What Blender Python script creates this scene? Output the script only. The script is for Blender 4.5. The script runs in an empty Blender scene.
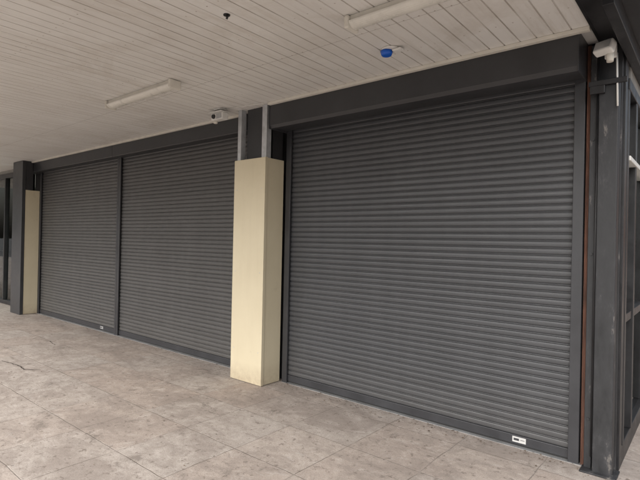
import bpy, bmesh, math, random
from mathutils import Vector, Matrix
random.seed(7)
S=bpy.context.scene
C=bpy.context.collection
SP=.054   # slat pitch

# ---------------------------------------------------------------- materials
class NT:
    def __init__(s,name):
        s.m=bpy.data.materials.new(name); s.m.use_nodes=True
        s.t=s.m.node_tree; s.t.nodes.clear()
        s.out=s.n('ShaderNodeOutputMaterial'); s.b=s.n('ShaderNodeBsdfPrincipled')
        s.l(s.b.outputs[0],s.out.inputs[0])
        s.tc=s.n('ShaderNodeTexCoord')
    def n(s,t,**k):
        x=s.t.nodes.new(t)
        for a,v in k.items(): setattr(x,a,v)
        return x
    def l(s,a,b): s.t.links.new(a,b)
    def val(s,sock,v):
        if isinstance(v,bpy.types.NodeSocket): s.l(v,sock)
        else: sock.default_value=v
    def coord(s): return s.tc.outputs['Object']
    def mapping(s,scale=(1,1,1),loc=(0,0,0)):
        m=s.n('ShaderNodeMapping'); m.inputs['Scale'].default_value=scale; m.inputs['Location'].default_value=loc
        s.l(s.coord(),m.inputs[0]); return m.outputs[0]
    def noise(s,scale,detail=4,rough=.55,vec=None,dist=0):
        x=s.n('ShaderNodeTexNoise'); x.inputs['Scale'].default_value=scale
        x.inputs['Detail'].default_value=detail; x.inputs['Roughness'].default_value=rough
        x.inputs['Distortion'].default_value=dist
        s.l(vec or s.coord(),x.inputs['Vector']); return x.outputs[0]
    def ramp(s,f,stops):
        r=s.n('ShaderNodeValToRGB'); e=r.color_ramp.elements
        e[0].position=stops[0][0]; e[1].position=stops[-1][0]
        def cc(c): return (c,c,c,1) if isinstance(c,(int,float)) else (*c,1)
        e[0].color=cc(stops[0][1]); e[1].color=cc(stops[-1][1])
        for p,c in stops[1:-1]:
            q=e.new(p); q.color=cc(c)
        s.l(f,r.inputs[0]); return r.outputs[0]
    def mix(s,f,a,b,mode='MIX'):
        x=s.n('ShaderNodeMix',data_type='RGBA',blend_type=mode)
        s.val(x.inputs[0],f)
        for i,v in ((6,a),(7,b)):
            if isinstance(v,tuple): x.inputs[i].default_value=(*v[:3],1)
            else: s.l(v,x.inputs[i])
        return x.outputs[2]
    def math(s,op,a,b=0):
        x=s.n('ShaderNodeMath',operation=op); s.val(x.inputs[0],a); s.val(x.inputs[1],b); return x.outputs[0]
    def bump(s,h,strength=.3,dist=.01,normal=None):
        x=s.n('ShaderNodeBump'); x.inputs['Strength'].default_value=strength; x.inputs['Distance'].default_value=dist
        s.l(h,x.inputs['Height'])
        return x.outputs[0]

def simple(name,col,rough=.5,metal=0,var=.15,scale=6,bump=.1):
    t=NT(name)
    n=t.noise(scale,5,.6)
    dark=tuple(c*(1-var) for c in col); lite=tuple(min(1,c*(1+var)) for c in col)
    t.l(t.ramp(n,[(.3,dark),(.7,lite)]),t.b.inputs['Base Color'])
    t.l(t.ramp(n,[(.3,max(0,rough-.08)),(.7,min(1,rough+.1))]),t.b.inputs['Roughness']); t.b.inputs['Metallic'].default_value=metal
    if bump: t.l(t.bump(t.noise(scale*12,2),bump,.003),t.b.inputs['Normal'])
    return t.m

def shutter_mat(name,base,rough):
    t=NT(name)
    st=t.noise(1,4,.6,t.mapping((9,1,.5)))
    bl=t.noise(1.4,4,.6)
    c=t.mix(t.ramp(st,[(.35,0.),(.75,.5)]),base,tuple(x*1.35 for x in base))
    c=t.mix(t.ramp(bl,[(.4,0.),(.8,.35)]),c,tuple(x*.7 for x in base))
    sep=t.n('ShaderNodeSeparateXYZ'); t.l(t.coord(),sep.inputs[0])
    slat=t.math('FLOOR',t.math('DIVIDE',t.math('SUBTRACT',sep.outputs[2],.085),SP))
    wn=t.n('ShaderNodeTexWhiteNoise',noise_dimensions='1D'); t.l(slat,wn.inputs['W'])
    c=t.mix(t.math('MULTIPLY',wn.outputs[0],.3),c,tuple(x*1.5 for x in base))
    dust=t.math('MULTIPLY',t.ramp(sep.outputs[2],[(0.,1.),(.5,0.)]),t.noise(7,4,.7,t.mapping((1,1,2.))))
    c=t.mix(t.math('MULTIPLY',dust,.28),c,(.2,.185,.165))
    t.l(c,t.b.inputs['Base Color'])
    t.l(t.ramp(t.noise(2,4,.6,t.mapping((1.5,1,3))),[(.3,rough-.06),(.7,rough+.10)]),t.b.inputs['Roughness'])
    return t.m
M_sh =shutter_mat('shutter_paint',(.066,.068,.073),.35)
M_sh2=shutter_mat('shutter_paint_weathered',(.084,.083,.083),.38)
M_box=simple('charcoal_paint',(.043,.044,.048),.42,var=.2,scale=2.5)
M_guide=simple('guide_paint',(.046,.047,.052),.38,var=.15,scale=4)
M_dark=simple('dark_reveal',(.022,.022,.024),.7)
M_galv=simple('galvanised_steel',(.58,.60,.62),.42,metal=.4,var=.15,scale=14)
M_alu=simple('aluminium',(.55,.56,.57),.4,metal=.7,var=.1)
M_white=simple('white_plastic',(.74,.73,.70),.4,var=.05)
M_label=simple('label_sticker',(.4,.4,.4),.5,var=.1)
M_label2=simple('label_sticker_white',(.6,.6,.59),.5,var=.1)
M_batten=simple('aged_white_enamel',(.72,.69,.62),.45,var=.1)
M_diff=simple('lamp_diffuser',(.74,.72,.66),.3,var=.08)
M_black=simple('black_paint',(.018,.018,.02),.4,var=.3)
M_blue=simple('blue_lens',(.01,.12,.62),.15,var=.1,bump=0)
M_rubber=simple('rubber',(.02,.02,.02),.7)
M_bldg=simple('render_wall',(.3,.29,.27),.85)
M_roof=simple('roof_metal',(.3,.3,.31),.5)

def rust():
    t=NT('rusty_timber')
    n=t.noise(1,6,.7,t.mapping((30,30,3)))
    t.l(t.ramp(n,[(.3,(.04,.022,.016)),(.55,(.13,.058,.038)),(.75,(.26,.135,.09))]),t.b.inputs['Base Color'])
    t.b.inputs['Roughness'].default_value=.85
    t.l(t.bump(n,.6,.006),t.b.inputs['Normal']); return t.m
M_rust=rust()

def worn_steel():
    t=NT('worn_charcoal_steel')
    n=t.noise(1,8,.7,t.mapping((9,9,3.2)))
    c=t.ramp(n,[(.3,(.014,.015,.017)),(.55,(.030,.031,.034)),(.61,(.045,.045,.049)),(.65,(.15,.14,.13))])
    t.l(c,t.b.inputs['Base Color'])
    t.l(t.ramp(n,[(.3,.38),(.7,.7)]),t.b.inputs['Roughness'])
    t.l(t.bump(n,.4,.004),t.b.inputs['Normal']); return t.m
M_post=worn_steel()

def cream():
    t=NT('cream_cladding')
    n=t.noise(2.2,4,.6)
    c=t.ramp(n,[(.3,(.67,.595,.43)),(.7,(.71,.635,.465))])
    st=t.ramp(t.noise(1,4,.6,t.mapping((8,8,.7))),[(.55,0.),(.85,.25)])
    c=t.mix(st,c,(.52,.44,.31))
    sm=t.ramp(t.noise(5,6,.7,t.mapping((1,1,1),(3,1,6))),[(.62,0.),(.72,.25)])
    c=t.mix(sm,c,(.42,.35,.25))
    sep=t.n('ShaderNodeSeparateXYZ'); t.l(t.coord(),sep.inputs[0])
    low=t.math('MULTIPLY',t.ramp(sep.outputs[2],[(0.,1.),(.22,0.)]),t.ramp(t.noise(9,5,.7),[(.35,.25),(.65,1.)]))
    c=t.mix(t.math('MULTIPLY',low,.75),c,(.36,.28,.19))
    t.l(c,t.b.inputs['Base Color']); t.b.inputs['Roughness'].default_value=.6
    t.l(t.bump(t.noise(30,3),.12,.003),t.b.inputs['Normal']); return t.m
M_cream=cream()

def soffit():
    t=NT('painted_soffit_boards')
    sep=t.n('ShaderNodeSeparateXYZ'); t.l(t.coord(),sep.inputs[0])
    X,Y=sep.outputs[0],sep.outputs[1]
    c=t.ramp(t.noise(1.1,5,.6),[(.3,(.73,.71,.68)),(.7,(.82,.81,.785))])
    bi=t.math('FLOOR',t.math('DIVIDE',t.math('ADD',X,17.05),.11))
    wn=t.n('ShaderNodeTexWhiteNoise',noise_dimensions='1D'); t.l(bi,wn.inputs['W'])
    c=t.mix(t.math('MULTIPLY',wn.outputs[0],.25),c,(.64,.61,.57))
    st=t.ramp(t.noise(1,5,.7,t.mapping((13,1.0,1))),[(.52,0.),(.74,.55)])
    c=t.mix(st,c,(.54,.49,.43))
    blot=t.ramp(t.noise(.9,7,.7,t.mapping((1,1,1),(5,2,0)),1.),[(.53,0.),(.66,.4)])
    c=t.mix(blot,c,(.55,.50,.44))
    fx=t.math('ABSOLUTE',t.math('SUBTRACT',t.math('FRACT',t.math('DIVIDE',t.math('ADD',X,17.05),.11)),.5))
    fy=t.math('ABSOLUTE',t.math('SUBTRACT',t.math('FRACT',t.math('DIVIDE',Y,.45)),.5))
    dx=t.math('MULTIPLY',fx,.11); dy=t.math('MULTIPLY',fy,.45)
    d=t.math('SQRT',t.math('ADD',t.math('POWER',dx,2.),t.math('POWER',dy,2.)))
    nail=t.math('LESS_THAN',d,.0055)
    c=t.mix(t.math('MULTIPLY',nail,t.ramp(t.noise(3,3),[(.4,.15),(.6,.8)])),c,(.25,.18,.13))
    edge=t.math('GREATER_THAN',fx,.466)
    c=t.mix(t.math('MULTIPLY',edge,t.ramp(t.noise(2.2,3,.5,t.mapping((4,1,1))),[(.35,.1),(.65,.65)])),c,(.32,.28,.235))
    gro=t.math('ABSOLUTE',t.math('SUBTRACT',t.math('FRACT',t.math('DIVIDE',t.math('ADD',Y,.22),1.8)),.5))
    jl=t.math('LESS_THAN',gro,.0014)
    c=t.mix(t.math('MULTIPLY',jl,.5),c,(.2,.17,.14))
    pe=t.ramp(t.noise(9,6,.75),[(.66,0.),(.69,.45)])
    c=t.mix(pe,c,(.50,.45,.38))
    t.l(c,t.b.inputs['Base Color']); t.b.inputs['Roughness'].default_value=.5
    t.l(t.bump(t.noise(9,3),.15,.004),t.b.inputs['Normal']); return t.m
M_sof=soffit()

def paving():
    t=NT('concrete_paving')
    P=.60
    br=t.n('ShaderNodeTexBrick'); br.offset=0; br.squash=1
    br.inputs['Scale'].default_value=1; br.inputs['Brick Width'].default_value=P; br.inputs['Row Height'].default_value=P
    br.inputs['Mortar Size'].default_value=.005; br.inputs['Mortar Smooth'].default_value=.6
    br.inputs['Color1'].default_value=(0,0,0,1); br.inputs['Color2'].default_value=(1,1,1,1); br.inputs['Mortar'].default_value=(.5,.5,.5,1)
    wob=t.n('ShaderNodeVectorMath',operation='MULTIPLY_ADD')
    nz=t.n('ShaderNodeTexNoise'); nz.inputs['Scale'].default_value=4; nz.inputs['Detail'].default_value=5; t.l(t.coord(),nz.inputs['Vector'])
    t.l(nz.outputs['Color'],wob.inputs[0]); wob.inputs[1].default_value=(.03,.03,0)
    mp=t.mapping((1,1,1),(.32,.28,0)); t.l(mp,wob.inputs[2])
    t.l(wob.outputs[0],br.inputs['Vector'])
    mortar=br.outputs['Fac']; tile=br.outputs['Color']
    base=t.ramp(t.noise(.8,6,.65),[(.3,(.385,.325,.285)),(.5,(.455,.395,.35)),(.7,(.51,.455,.41))])
    sc=t.n('ShaderNodeSeparateColor'); t.l(tile,sc.inputs[0])
    base=t.mix(t.math('MULTIPLY',sc.outputs[0],.55),base,(.385,.315,.272))
    wn2=t.n('ShaderNodeTexWhiteNoise',noise_dimensions='1D'); t.l(t.math('MULTIPLY',sc.outputs[0],37.),wn2.inputs['W'])
    base=t.mix(t.math('MULTIPLY',wn2.outputs[0],.45),base,(.44,.42,.395))
    big=t.noise(6.5,8,.80,None,.5)
    base=t.mix(t.ramp(big,[(.49,0.),(.60,.55)]),base,(.31,.27,.24))
    base=t.mix(t.ramp(big,[(.36,.6),(.47,0.)]),base,(.58,.53,.49))
    sw=t.noise(1,7,.75,t.mapping((2.2,6,1),(1,4,0)),.9)
    base=t.mix(t.ramp(sw,[(.54,0.),(.62,.45)]),base,(.28,.245,.22))
    base=t.mix(t.ramp(sw,[(.34,.4),(.42,0.)]),base,(.56,.525,.49))
    f=t.ramp(t.noise(1.1,9,.72,t.mapping((1,1.5,1),(9,3,0)),.6),[(.50,0.),(.60,.6)])
    base=t.mix(f,base,(.27,.23,.205))
    f=t.ramp(t.noise(18,5,.78,t.mapping((1,1,1),(4,7,0))),[(.57,0.),(.625,.75)])
    base=t.mix(f,base,(.17,.14,.12))
    f=t.ramp(t.noise(2.6,8,.8,t.mapping((1,1,1),(14,17,0)),.3),[(.58,0.),(.64,.65)])
    base=t.mix(f,base,(.19,.165,.145))
    agg=t.noise(120,2,.7)
    base=t.mix(t.ramp(agg,[(.46,0.),(.68,.45)]),base,(.21,.175,.15))
    vo=t.n('ShaderNodeTexVoronoi'); vo.inputs['Scale'].default_value=3.1
    t.l(wob.outputs[0],vo.inputs['Vector'])
    rr=t.n('ShaderNodeSeparateColor'); t.l(vo.outputs['Color'],rr.inputs[0])
    spot=t.math('LESS_THAN',vo.outputs['Distance'],t.math('MULTIPLY',rr.outputs[0],.06))
    base=t.mix(t.math('MULTIPLY',spot,.55),base,(.12,.105,.10))
    sep=t.n('ShaderNodeSeparateXYZ'); t.l(t.coord(),sep.inputs[0])
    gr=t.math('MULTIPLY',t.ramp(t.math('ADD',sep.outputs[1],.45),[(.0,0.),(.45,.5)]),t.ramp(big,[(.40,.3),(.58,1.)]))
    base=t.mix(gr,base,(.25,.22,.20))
    base=t.mix(t.math('MULTIPLY',mortar,t.ramp(t.noise(2,4,.7),[(.38,.08),(.62,.8)])),base,(.15,.125,.105))
    t.l(base,t.b.inputs['Base Color'])
    t.b.inputs['Roughness'].default_value=.88
    t.b.inputs['Specular IOR Level'].default_value=.25
    h=t.math('SUBTRACT',t.math('ADD',t.math('MULTIPLY',t.noise(34,5,.7),.6),t.math('MULTIPLY',big,.8)),t.math('MULTIPLY',mortar,1.1))
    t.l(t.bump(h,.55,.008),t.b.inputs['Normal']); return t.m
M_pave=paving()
M_asph=simple('asphalt',(.09,.09,.09),.9,var=.25,scale=3,bump=.5)
M_kerb=simple('kerb_concrete',(.38,.36,.33),.85,scale=4)
M_line=simple('road_paint',(.7,.7,.68),.7)

def brick():
    t=NT('red_brick')
    b=t.n('ShaderNodeTexBrick'); b.inputs['Scale'].default_value=1
    b.inputs['Brick Width'].default_value=.24; b.inputs['Row Height'].default_value=.086; b.inputs['Mortar Size'].default_value=.01
    b.inputs['Color1'].default_value=(.22,.09,.06,1); b.inputs['Color2'].default_value=(.3,.14,.09,1); b.inputs['Mortar'].default_value=(.35,.33,.3,1)
    sep=t.n('ShaderNodeSeparateXYZ'); t.l(t.coord(),sep.inputs[0]); cb=t.n('ShaderNodeCombineXYZ')
    t.l(t.math('ADD',sep.outputs[0],sep.outputs[1]),cb.inputs[0]); t.l(sep.outputs[2],cb.inputs[1]); t.l(cb.outputs[0],b.inputs['Vector'])
    t.l(b.outputs['Color'],t.b.inputs['Base Color']); t.b.inputs['Roughness'].default_value=.85; return t.m
M_brick=brick()

def glass():
    m=bpy.data.materials.new('window_glass'); m.use_nodes=True; t=m.node_tree; t.nodes.clear()
    o=t.nodes.new('ShaderNodeOutputMaterial'); mx=t.nodes.new('ShaderNodeMixShader'); f=t.nodes.new('ShaderNodeFresnel'); f.inputs[0].default_value=1.5
    a=t.nodes.new('ShaderNodeBsdfTransparent'); a.inputs[0].default_value=(.90,.95,.93,1)
    g=t.nodes.new('ShaderNodeBsdfGlossy'); g.inputs['Roughness'].default_value=.015; g.inputs[0].default_value=(.95,.97,.96,1)
    t.links.new(f.outputs[0],mx.inputs[0]); t.links.new(a.outputs[0],mx.inputs[1]); t.links.new(g.outputs[0],mx.inputs[2]); t.links.new(mx.outputs[0],o.inputs[0]); return m
M_glass=glass()
M_int=simple('interior_wall',(.6,.59,.56),.9)
M_floorin=simple('interior_floor',(.35,.32,.28),.4)
def leafm():
    t=NT('foliage'); n=t.noise(1.5,2)
    t.l(t.ramp(n,[(.3,(.04,.09,.02)),(.7,(.11,.19,.05))]),t.b.inputs['Base Color']); t.b.inputs['Roughness'].default_value=.6; return t.m
M_leaf=leafm(); M_bark=simple('bark',(.12,.09,.07),.9,var=.35,bump=.6)

# ---------------------------------------------------------------- geometry helpers
def empty(name,loc=(0,0,0)):
    e=bpy.data.objects.new(name,None); C.objects.link(e); e.empty_display_size=.1; return e
def finish(bm,name,mat,parent=None,smooth=False):
    me=bpy.data.meshes.new(name); bm.normal_update(); bm.to_mesh(me); bm.free()
    me.materials.append(mat)
    if smooth:
        for p in me.polygons: p.use_smooth=True
    o=bpy.data.objects.new(name,me); C.objects.link(o)
    if parent: o.parent=parent
    return o
def box(name,x0,x1,y0,y1,z0,z1,mat,parent=None,bev=0.0,seg=2):
    bm=bmesh.new(); bmesh.ops.create_cube(bm,size=1)
    for v in bm.verts:
        v.co=Vector(((x0+x1)/2+v.co.x*(x1-x0),(y0+y1)/2+v.co.y*(y1-y0),(z0+z1)/2+v.co.z*(z1-z0)))
    if bev: bmesh.ops.bevel(bm,geom=bm.edges[:],offset=bev,segments=seg,affect='EDGES',profile=.5)
    return finish(bm,name,mat,parent)
def extr(name,pts,axis,a,b,mat,parent=None,closed=False,smooth=False):
    bm=bmesh.new()
    def mk(p,t): return {'x':(t,p[0],p[1]),'y':(p[0],t,p[1]),'z':(p[0],p[1],t)}[axis]
    A=[bm.verts.new(mk(p,a)) for p in pts]; B=[bm.verts.new(mk(p,b)) for p in pts]
    n=len(pts)
    for i in range(n if closed else n-1):
        j=(i+1)%n; bm.faces.new((A[i],A[j],B[j],B[i]))
    if closed: bm.faces.new(A); bm.faces.new(B[::-1])
    bmesh.ops.recalc_face_normals(bm,faces=bm.faces[:])
    return finish(bm,name,mat,parent,smooth)
def cyl(name,p0,p1,r0,r1,mat,parent=None,seg=24,bev=0):
    p0,p1=Vector(p0),Vector(p1); d=p1-p0
    bm=bmesh.new(); bmesh.ops.create_cone(bm,cap_ends=True,segments=seg,radius1=r0,radius2=r1,depth=d.length)
    if bev:
        es=[e for e in bm.edges if abs(e.verts[0].co.z-e.verts[1].co.z)<1e-6]
        bmesh.ops.bevel(bm,geom=es,offset=bev,segments=2,affect='EDGES')
    q=d.to_track_quat('Z','Y'); mt=Matrix.Translation((p0+p1)/2)@q.to_matrix().to_4x4()
    bm.transform(mt); o=finish(bm,name,mat,parent)
    for p in o.data.polygons: p.use_smooth=len(p.vertices)==4
    return o

SOF=3.0
# ---------------------------------------------------------------- ground
box('ground',-250,250,-250,250,-.6,-.16,M_asph)
box('pavement',-60,10,-8,45,-.15,0,M_pave)  # widened out of view to bounce more light under the canopy
k=empty('kerb'); box('kerb_front',-60,10.15,-8.15,-8,-.16,.002,M_kerb,k,.012); box('kerb_side',10,10.15,-8,45,-.16,.002,M_kerb,k,.012)
rd=empty('road'); box('road_surface',-250,250,-20,-8.15,-.161,-.152,M_asph,rd)
for i in range(-15,15): box('centre_dash',i*6,i*6+2.4,-14.05,-13.95,-.152,-.147,M_line,rd)
M_crack=simple('crack_dirt',(.08,.065,.055),.95)
bm=bmesh.new()
def crack(pts,w):
    L=[];Rr=[]
    P=[]
    for (a,b) in zip(pts[:-1],pts[1:]):
        a=Vector((*a,.004)); b=Vector((*b,.004)); n=max(2,int((b-a).length/.035))
        for i in range(n): P.append(a.lerp(b,i/n)+Vector((random.gauss(0,.005),random.gauss(0,.005),0)))
    P.append(Vector((*pts[-1],.004)))
    for i,p in enumerate(P):
        d=(P[min(i+1,len(P)-1)]-P[max(i-1,0)]); d.normalize(); nn=Vector((-d.y,d.x,0))
        ww=w*math.sin(math.pi*(i+.3)/(len(P)))**.5*random.uniform(.4,1.2)
        L.append(bm.verts.new(p+nn*ww)); Rr.append(bm.verts.new(p-nn*ww))
    for i in range(len(P)-1): bm.faces.new((L[i],L[i+1],Rr[i+1],Rr[i]))
crack([(-6.75,-1.78),(-6.4,-1.72),(-6.12,-1.74),(-5.98,-1.62)],.009)
crack([(-6.4,-1.72),(-6.32,-1.55)],.005)
crack([(-7.9,-1.02),(-7.5,-.93),(-7.2,-.98)],.008)
finish(bm,'pavement_crack',M_crack)

# ---------------------------------------------------------------- building
B=empty('shop_building')
box('wall_behind_shutters',-10.9,-.53,.05,.25,0,4.3,M_dark,B)
box('wall_upper_left',-17.2,-10.9,.0,.25,2.92,4.3,M_bldg,B)
box('wall_upper_front',-10.9,-.50,-.02,.05,3.33,4.3,M_bldg,B)
box('wall_side_upper',-.74,-.50,.25,12,2.75,4.3,M_bldg,B)
box('wall_left_end_upper',-17.4,-17.2,0,5.4,2.95,4.3,M_bldg,B)
box('wall_left_back_upper',-17.2,-10.95,5.2,5.4,2.85,4.3,M_bldg,B)
box('wall_back',-10.9,-.5,12,12.2,0,4.3,M_bldg,B)
box('roof',-10.95,-.45,.25,12.2,4.3,4.42,M_roof,B)
box('roof_left',-17.4,-10.951,.25,5.5,4.3,4.42,M_roof,B)
box('parapet_cap',-17.45,-.42,-.06,.249,4.3,4.36,M_roof,B)
box('inner_partition',-10.95,-10.88,.25,12,0,4.3,M_int,B)
box('inner_floor_left',-17.2,-10.95,.0,5.3,.003,.02,M_floorin,B)
box('inner_ceiling_left',-17.2,-10.95,.25,5.2,3.1,3.2,M_white,B)
box('inner_floor_side',-4,-.6,.3,12,.003,.02,M_floorin,B)
box('inner_wall_side',-4.1,-4,.3,12,0,3.2,M_int,B)
box('inner_ceiling_side',-4,-.74,.3,12,3.1,3.2,M_int,B)

G=empty('glazed_shopfront')
box('sill',-17.2,-10.92,-.03,.07,.0,.09,M_black,G,.004)
box('head',-17.2,-10.92,-.03,.07,2.82,2.92,M_black,G,.004)
for xm in (-17.15,-14.6,-12.4,-10.97):
    box('mullion',xm-.03,xm+.03,-.035,.06,.09,2.82,M_black,G,.004)
box('glass',-17.15,-10.97,.012,.02,.09,2.82,M_glass,G)
for ym in (3.4,5.15): box('end_mullion',-17.3,-17.22,ym-.03,ym+.03,.02,2.95,M_black,G,.004)
box('end_sill',-17.3,-17.22,.08,5.2,.0,.09,M_black,G,.004)
box('end_glass',-17.265,-17.258,.08,5.12,.09,2.95,M_glass,G)
for xm in (-15.2,-13.2,-11.0): box('added_rear_mullion',xm-.03,xm+.03,5.26,5.34,.02,2.85,M_black,G,.004)  # frame of the invented rear glazing
box('added_rear_glass',-17.1,-10.97,5.297,5.303,.02,2.85,M_glass,G)  # rear wall glazing is invented, lets daylight into the left room

H=empty('corner_shopfront')
box('base',-.60,-.50,.16,12,.0,.14,M_black,H,.004)
for ym in (.19,.62,1.55,2.5,3.4,4.4,5.6,7,8.5,10,11.9):
    box('mullion',-.60,-.495,ym-.03,ym+.03,.14,2.75,M_black,H,.004)
box('transom',-.575,-.485,.22,11.9,2.18,2.215,M_white,H,.004)
box('mid_rail',-.585,-.505,.22,11.9,1.0,1.06,M_black,H,.003)
box('head',-.60,-.49,.16,12,2.68,2.76,M_black,H,.004)
box('glass',-.55,-.543,.2,11.9,.14,2.70,M_glass,H)
M_poster=simple('poster_paper',(.16,.15,.14),.6,var=.7,scale=9)
box('window_poster',-.56,-.556,.72,1.5,.3,1.75,M_poster,H)
box('window_poster_low',-.56,-.556,.24,.58,.3,1.75,M_poster,H)

# ---------------------------------------------------------------- veranda
V=empty('veranda_canopy')
P=.11; x=-17.05; pts=[]
while x< -.70-1e-6:
    x1=x+P
    pts+= [(x,SOF+.007),(x+.004,SOF+.007),(x+.007,SOF),(x1-.004,SOF),(x1-.001,SOF+.007)]
    x=x1
pts.append((x,SOF+.007))
XE=x
extr('soffit_boards',pts,'y',-3.45,-.0,M_sof,V)
box('canopy_deck',-17.05,XE,-3.45,-.0,SOF+.02,SOF+.30,M_dark,V)
box('front_fascia',-17.1,-.28,-3.50,-3.45,SOF-.06,SOF+.36,M_box,V,.004)
box('edge_bead_right',-3.66,XE,-.345,-.303,SOF-.028,SOF-.001,M_batten,V,.003)
box('edge_bead_left',-10.9,-4.19,-.20,-.163,SOF-.026,SOF-.001,M_batten,V,.003)
box('end_beam_web',XE+.004,XE+.03,-3.44,.3,SOF-.02,SOF+.33,M_black,V,.003)
box('end_beam_flange',XE+.0301,-.30,-3.44,.9,SOF-.035,SOF-.015,M_black,V,.003)
box('end_beam_outer',-.34,-.30,-3.44,.9,SOF-.0149,SOF+.33,M_black,V,.003)
box('side_beam_drop',-.50,-.44,-.9,1.2,SOF-.14,SOF-.036,M_black,V,.003)

# ---------------------------------------------------------------- shutters
def slat_profile(z0,z1,pitch=SP,y=0.0):
    pts=[]; z=z0
    while z<z1:
        for u,d in ((0,.001),(.02,-.0035),(.07,-.0055),(.22,-.0064),(.45,-.0066),(.62,-.0058),(.72,-.0042),(.76,-.002)):
            pts.append((y+d,z+pitch*u))
        pts+=[(y+.002,z+pitch*.775),(y+.002,z+pitch*.815)]
        pts+=[(y-.003,z+pitch*.83),(y-.0055,z+pitch*.87),(y-.0048,z+pitch*.92),(y-.001,z+pitch*.955),(y+.002,z+pitch*.965),(y+.002,z+pitch*.985)]
        z+=pitch
    return pts
def shutter(x0,x1,ztop,mat,label=None,g0=.07,g1=.07,lm=None):
    R=empty('roller_shutter')
    o=extr('curtain',slat_profile(.085,ztop),'x',x0+g0-.02,x1-g1+.02,mat,R,smooth=True)
    o.data.set_sharp_from_angle(angle=math.radians(40))
    box('bottom_bar',x0+g0-.01,x1-g1+.01,-.016,.012,.018,.084,M_guide,R,.003)
    box('bottom_seal',x0+g0,x1-g1,-.008,.008,.004,.018,M_rubber,R)
    for a,b in ((x0,x0+g0),(x1-g1,x1)):
        box('guide_face',a,b,-.042,-.022,.004,ztop+.02,M_guide,R,.003)
        box('guide_web',(a if a==x0 else b-.02),(a+.02 if a==x0 else b),-.0219,.045,.004,ztop+.02,M_guide,R)
    if label is not None:
        box('label_plate',label-.05,label+.05,-.0185,-.0165,.032,.074,lm,R)
        box('label_text',label-.04,label+.0,-.0195,-.0187,.045,.062,M_guide,R)
        box('label_text_b',label+.01,label+.04,-.0195,-.0187,.052,.056,M_guide,R)
    return R
r1=shutter(-3.66,-.735,2.79,M_sh,-1.15,lm=M_label2)
r2=shutter(-7.30,-4.15,2.84,M_sh2,None,.055,.05)
r3=shutter(-10.40,-7.305,2.84,M_sh2,-7.80,.05,.05,lm=M_label)

y0=-.30
prof=[(.04,SOF-.003),(y0+.0,SOF-.003),(y0,2.765),(y0+.02,2.735),(y0+.075,2.735),(y0+.075,2.75),(-.045,2.75),(-.045,2.775),(.04,2.775)]
extr('shutter_housing',prof,'x',-3.665,-.735,M_box,r1,closed=True)
box('housing_end_plate',-.735,-.728,-.306,.04,2.728,SOF-.004,M_guide,r1,.002)
box('housing_end_plate_inner',-3.672,-3.665,-.306,.04,2.728,SOF-.004,M_guide,r1,.002)
for xx in (-3.1,-2.2,-1.3):
    cyl('rivet',(xx,y0-.003,2.79),(xx,y0+.001,2.79),.006,.006,M_guide,r1,10)
prof=[(.04,SOF-.003),(-.16,SOF-.003),(-.16,2.81),(-.15,2.80),(.04,2.80)]
extr('shutter_housing',prof,'x',-7.298,-4.18,M_box,r2,closed=True)
extr('shutter_housing',prof,'x',-10.86,-7.304,M_box,r3,closed=True)

T=empty('threshold'); box('strip_right',-3.66,-.70,-.05,.05,.0,.004,M_alu,T); box('strip_left',-10.4,-4.17,-.06,.05,.0,.004,M_alu,T)

# ---------------------------------------------------------------- columns
K=empty('clad_column')
box('cladding_front',-4.18,-3.69,-.33,-.312,.006,2.43,M_cream,K,.0025)
box('cladding_side_right',-3.708,-3.692,-.3118,-.044,.006,2.428,M_cream,K,.002)
box('cladding_side_left',-4.178,-4.162,-.3118,-.044,.006,2.428,M_cream,K,.002)
box('corner_angle',-3.692,-3.684,-.333,-.30,.006,2.432,M_cream,K,.001)
box('top_cap',-4.16,-3.71,-.311,-.05,2.395,2.41,M_galv,K)
box('steel_core',-4.07,-3.80,-.25,.0,.0,SOF+.005,M_box,K,.004)
for a,b in ((-4.165,-4.11),(-3.775,-3.705)):
    box('stud_web',a,b,-.304,-.300,2.38,SOF-.003,M_galv,K)
    box('stud_flange',b-.003,b,-.2998,-.235,2.38,SOF-.003,M_galv,K)
    box('stud_flange_b',a,a+.003,-.2998,-.235,2.38,SOF-.003,M_galv,K)
box('stud_back',-3.722,-3.700,-.20,-.06,2.38,SOF-.003,M_dark,K)
for zz in (.35,1.2,2.1):
    for xx in (-4.13,-3.74): cyl('screw',(xx,-.332,zz),(xx,-.3295,zz),.005,.005,M_galv,K,10)

K2=empty('clad_column')
box('cladding_side_right',-10.43,-10.405,-.30,-.045,.006,2.43,M_cream,K2,.002)
box('cladding_front',-10.88,-10.432,-.30,-.28,.006,2.43,M_cream,K2,.002)
box('steel_post',-10.90,-10.40,-.36,-.302,.0,SOF-.003,M_box,K2,.004)
box('top_box',-10.88,-10.42,-.30,-.165,2.44,SOF-.003,M_box,K2)

N=empty('corner_post')
box('rusty_packer',-.726,-.702,-.03,.04,.0,2.98,M_rust,N)
box('post_flange_back',-.700,-.515,.0,.045,.0,2.96,M_post,N,.003)
box('post_web',-.698,-.652,-.07,-.0005,.0,2.96,M_post,N,.004)
box('post_box',-.640,-.522,-.11,-.001,.0,2.70,M_post,N,.006)
box('post_side_return',-.530,-.500,.046,.16,.0,2.96,M_black,N,.003)
box('base_plate',-.71,-.49,-.15,.02,.0,.012,M_post,N,.002)
for z in (.35,1.5,2.3): cyl('bolt',(-.675,-.078,z),(-.675,-.069,z),.011,.011,M_post,N,6)
cyl('conduit',(-.648,-.09,.1),(-.648,-.09,2.9),.008,.008,M_black,N,10)
box('bracket_arm',-.70,-.47,-.135,-.112,2.655,2.69,M_black,N,.003)
box('bracket_plate',-.69,-.60,-.14,-.112,2.60,2.6545,M_black,N,.003)

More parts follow.
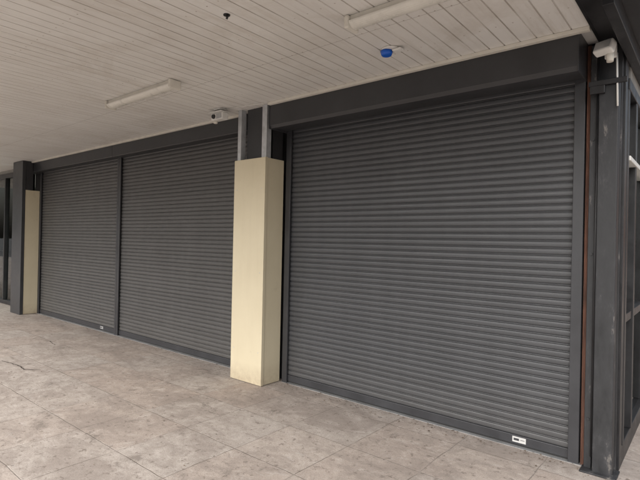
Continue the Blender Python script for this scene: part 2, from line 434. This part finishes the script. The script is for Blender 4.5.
# ---------------------------------------------------------------- fixtures
def batten(x0,x1,y):
    L=empty('fluorescent_batten_light')
    extr('body',[(y-.035,SOF-.002),(y-.035,SOF-.03),(y-.02,SOF-.042),(y+.02,SOF-.042),(y+.035,SOF-.03),(y+.035,SOF-.002)],'x',x0+.03,x1-.03,M_batten,L,closed=True)
    pr=[]
    for i in range(13):
        a=math.pi*i/12; pr.append((y+.058*math.cos(a),SOF-.043-.036*math.sin(a)))
    extr('diffuser',pr,'x',x0+.035,x1-.035,M_diff,L,closed=True)
    box('end_cap',x0,x0+.034,y-.062,y+.062,SOF-.085,SOF-.003,M_batten,L,.01)
    box('end_cap_b',x1-.034,x1,y-.062,y+.062,SOF-.085,SOF-.003,M_batten,L,.01)
batten(-5.05,-3.83,-1.34); batten(-1.86,-.72,-1.36)

D=empty('motion_sensor_light')
cyl('base',(-1.90,-.78,SOF-.014),(-1.90,-.78,SOF-.001),.07,.07,M_white,D,32,.003)
cyl('body',(-1.93,-.79,SOF-.05),(-1.93,-.79,SOF-.0145),.036,.05,M_blue,D,32,.004)
box('sensor_tab',-1.875,-1.80,-.81,-.75,SOF-.032,SOF-.0145,M_white,D,.008)

F=empty('security_camera')
cx,cy=-4.30,-.46
box('mount_plate',cx-.05,cx+.07,cy-.05,cy+.05,SOF-.014,SOF-.001,M_white,F,.004)
cyl('neck',(cx+.03,cy,SOF-.05),(cx+.03,cy,SOF-.0145),.018,.018,M_white,F,16)
box('housing',cx-.10,cx+.10,cy-.045,cy+.045,SOF-.125,SOF-.045,M_white,F,.014,3)
cyl('lens_ring',(cx-.045,cy-.062,SOF-.086),(cx-.045,cy-.044,SOF-.086),.022,.026,M_black,F,24)
box('lamp_face',cx+.0,cx+.085,cy-.05,cy-.0455,SOF-.115,SOF-.06,M_alu,F,.001)
cyl('sensor',(cx-.07,cy,SOF-.15),(cx-.07,cy,SOF-.124),.022,.028,M_batten,F,20)
box('sun_hood',cx-.11,cx+.11,cy-.075,cy+.05,SOF-.046,SOF-.040,M_white,F,.002)
cyl('cable',(-4.2,-.44,SOF-.006),(-3.7,-.36,SOF-.006),.005,.005,M_white,F,8)

F2=empty('floodlight')
cx,cy,cz=-.585,-.26,2.86
box('mount_plate',cx-.02,cx+.05,-.14,-.112,cz-.03,cz+.06,M_white,F2,.003)
cyl('arm',(cx+.02,-.14,cz+.02),(cx,cy,cz+.04),.011,.011,M_white,F2,12)
o=box('lamp_body',-.06,.06,-.03,.03,-.042,.042,M_white,F2,.012,3); o.location=(cx,cy,cz); o.rotation_euler=(math.radians(-25),0,math.radians(-20))
o=box('lamp_glass',-.05,.05,-.0345,-.0305,-.032,.032,M_alu,F2,.001); o.location=(cx,cy,cz); o.rotation_euler=(math.radians(-25),0,math.radians(-20))
cyl('sensor',(cx+.03,cy+.01,cz-.095),(cx+.03,cy+.01,cz-.04),.020,.025,M_batten,F2,20)
cyl('cable',(cx+.05,-.12,cz+.0),(cx+.06,-.125,2.5),.006,.006,M_white,F2,8)

O=empty('ceiling_hook'); cyl('plate',(-2.46,-1.88,SOF-.006),(-2.46,-1.88,SOF-.0005),.022,.022,M_black,O,20); cyl('stub',(-2.46,-1.88,SOF-.03),(-2.45,-1.88,SOF-.006),.007,.009,M_black,O,10)

# ---------------------------------------------------------------- debris
bm=bmesh.new()
def fleck(x,y,s):
    n=random.randint(4,6); a0=random.random()*6; st=random.uniform(.35,1)
    vs=[]
    for i in range(n):
        a=a0+i*2*math.pi/n; r=s*random.uniform(.6,1)
        vs.append(bm.verts.new((x+r*math.cos(a),y+r*math.sin(a)*st,.006+random.random()*s*.35)))
    bm.faces.new(vs)
for i in range(800):
    u=random.random()
    if u<.45: x=random.uniform(-3.6,-.2); y=-.06-abs(random.gauss(0,.09))
    elif u<.75: x=random.uniform(-10.3,-4.2); y=-.07-abs(random.gauss(0,.11))
    else: x=random.uniform(-11,0); y=-.4-random.random()*3
    fleck(x,y,random.uniform(.003,.012))
M_deb=simple('dry_leaf_litter',(.13,.09,.06),.9,var=.6,scale=3)
finish(bm,'leaf_litter',M_deb)

# ---------------------------------------------------------------- surroundings
def tree(x,y,h,cr):
    T=empty('street_tree')
    zb=-.15 if y<-8 else 0
    cyl('trunk',(x,y,zb),(x+.1,y,h*.5),.2,.12,M_bark,T,12)
    cl=[]
    for i in range(9):
        a=i*2.4; r=cr*random.uniform(.35,.8); e=Vector((x+r*math.cos(a),y+r*math.sin(a),h*random.uniform(.45,.92)))
        cyl('limb',(x+.1,y,h*random.uniform(.36,.5)),e,.07,.02,M_bark,T,8); cl.append(e)
    cl.append(Vector((x,y,h*.9)))
    bm=bmesh.new()
    for c in cl:
        for j in range(150):
            d=Vector((random.gauss(0,1),random.gauss(0,1),random.gauss(0,.75)))*cr*.24
            p=c+d; s=random.uniform(.09,.2)
            u=Vector((random.gauss(0,1),random.gauss(0,1),random.gauss(0,1))).normalized(); w=u.orthogonal().normalized()
            bm.faces.new([bm.verts.new(p+u*s),bm.verts.new(p+w*s*.6),bm.verts.new(p-u*s),bm.verts.new(p-w*s*.6)])
    finish(bm,'crown',M_leaf,T)
for a in ((-54,-17,4.2,2.0),(-36,7.4,3.4,1.7),(-20,-26,7,3),(0,-26,7,2.8)): tree(*a)
def house(name,x0,x1,y0,y1,h,mat,face):
    E=empty(name); box('walls',x0,x1,y0,y1,-.16,h,mat,E); box('roof',x0-.3,x1+.3,y0-.3,y1+.3,h,h+.25,M_roof,E)
    n=int((x1-x0)//3)
    for i in range(n):
        xx=x0+1.5+i*3-.8
        yy=(y1,y1+.04) if face>0 else (y0-.04,y0)
        box('window_frame',xx-.06,xx+1.66,yy[0],yy[1],.6,2.5,M_white,E)
        gy=(yy[1],yy[1]+.01) if face>0 else (yy[0]-.01,yy[0])
        box('window_pane',xx,xx+1.6,gy[0],gy[1],.66,2.44,M_black,E)
    return E
house('brick_shop',-40,-6,-46,-34,4.0,M_brick,1)
house('brick_shop',-2,24,-46,-34,4.5,M_brick,1)
house('brick_shop',4,14,16,26,4.5,M_brick,-1)  # unseen neighbour, added for a dark reflection in the corner shopfront glass

# ---------------------------------------------------------------- light (bright overcast)
W=bpy.data.worlds.new('World'); S.world=W; W.use_nodes=True
nt=W.node_tree; bg=nt.nodes['Background']; sky=nt.nodes.new('ShaderNodeTexSky'); sky.sky_type='NISHITA'; sky.sun_disc=False
sd=Vector((.06,-.90,.85)).normalized()
el=math.asin(sd.z); sky.sun_elevation=el; sky.sun_rotation=math.atan2(sd.x,sd.y)
sky.air_density=1.2; sky.dust_density=6.0; sky.ozone_density=1.0
hs=nt.nodes.new('ShaderNodeHueSaturation'); hs.inputs['Saturation'].default_value=.5
nt.links.new(sky.outputs[0],hs.inputs['Color']); nt.links.new(hs.outputs[0],bg.inputs[0]); bg.inputs[1].default_value=.15
sl=bpy.data.lights.new('Sun','SUN'); sl.energy=4.7; sl.angle=math.radians(100); sl.color=(1,.985,.965)
so=bpy.data.objects.new('Sun',sl); C.objects.link(so); so.rotation_euler=sd.to_track_quat('Z','Y').to_euler(); so.location=(0,-10,12)

# ---------------------------------------------------------------- camera
cam=bpy.data.cameras.new('Camera'); co=bpy.data.objects.new('Camera',cam); C.objects.link(co); S.camera=co
cam.sensor_width=36; cam.lens=36*481/640; cam.clip_end=1000; cam.clip_start=.05
yaw=math.radians(39.5)
fwd=Vector((-math.sin(yaw),math.cos(yaw),math.tan(math.radians(.15)))).normalized()
q=fwd.to_track_quat('-Z','Y')
R=q.to_matrix()@Matrix.Rotation(.021,3,'Z')
co.rotation_euler=R.to_euler(); co.location=(0,-3.87,1.55)
S.view_settings.view_transform='Standard'; S.view_settings.look='None'; S.view_settings.exposure=0
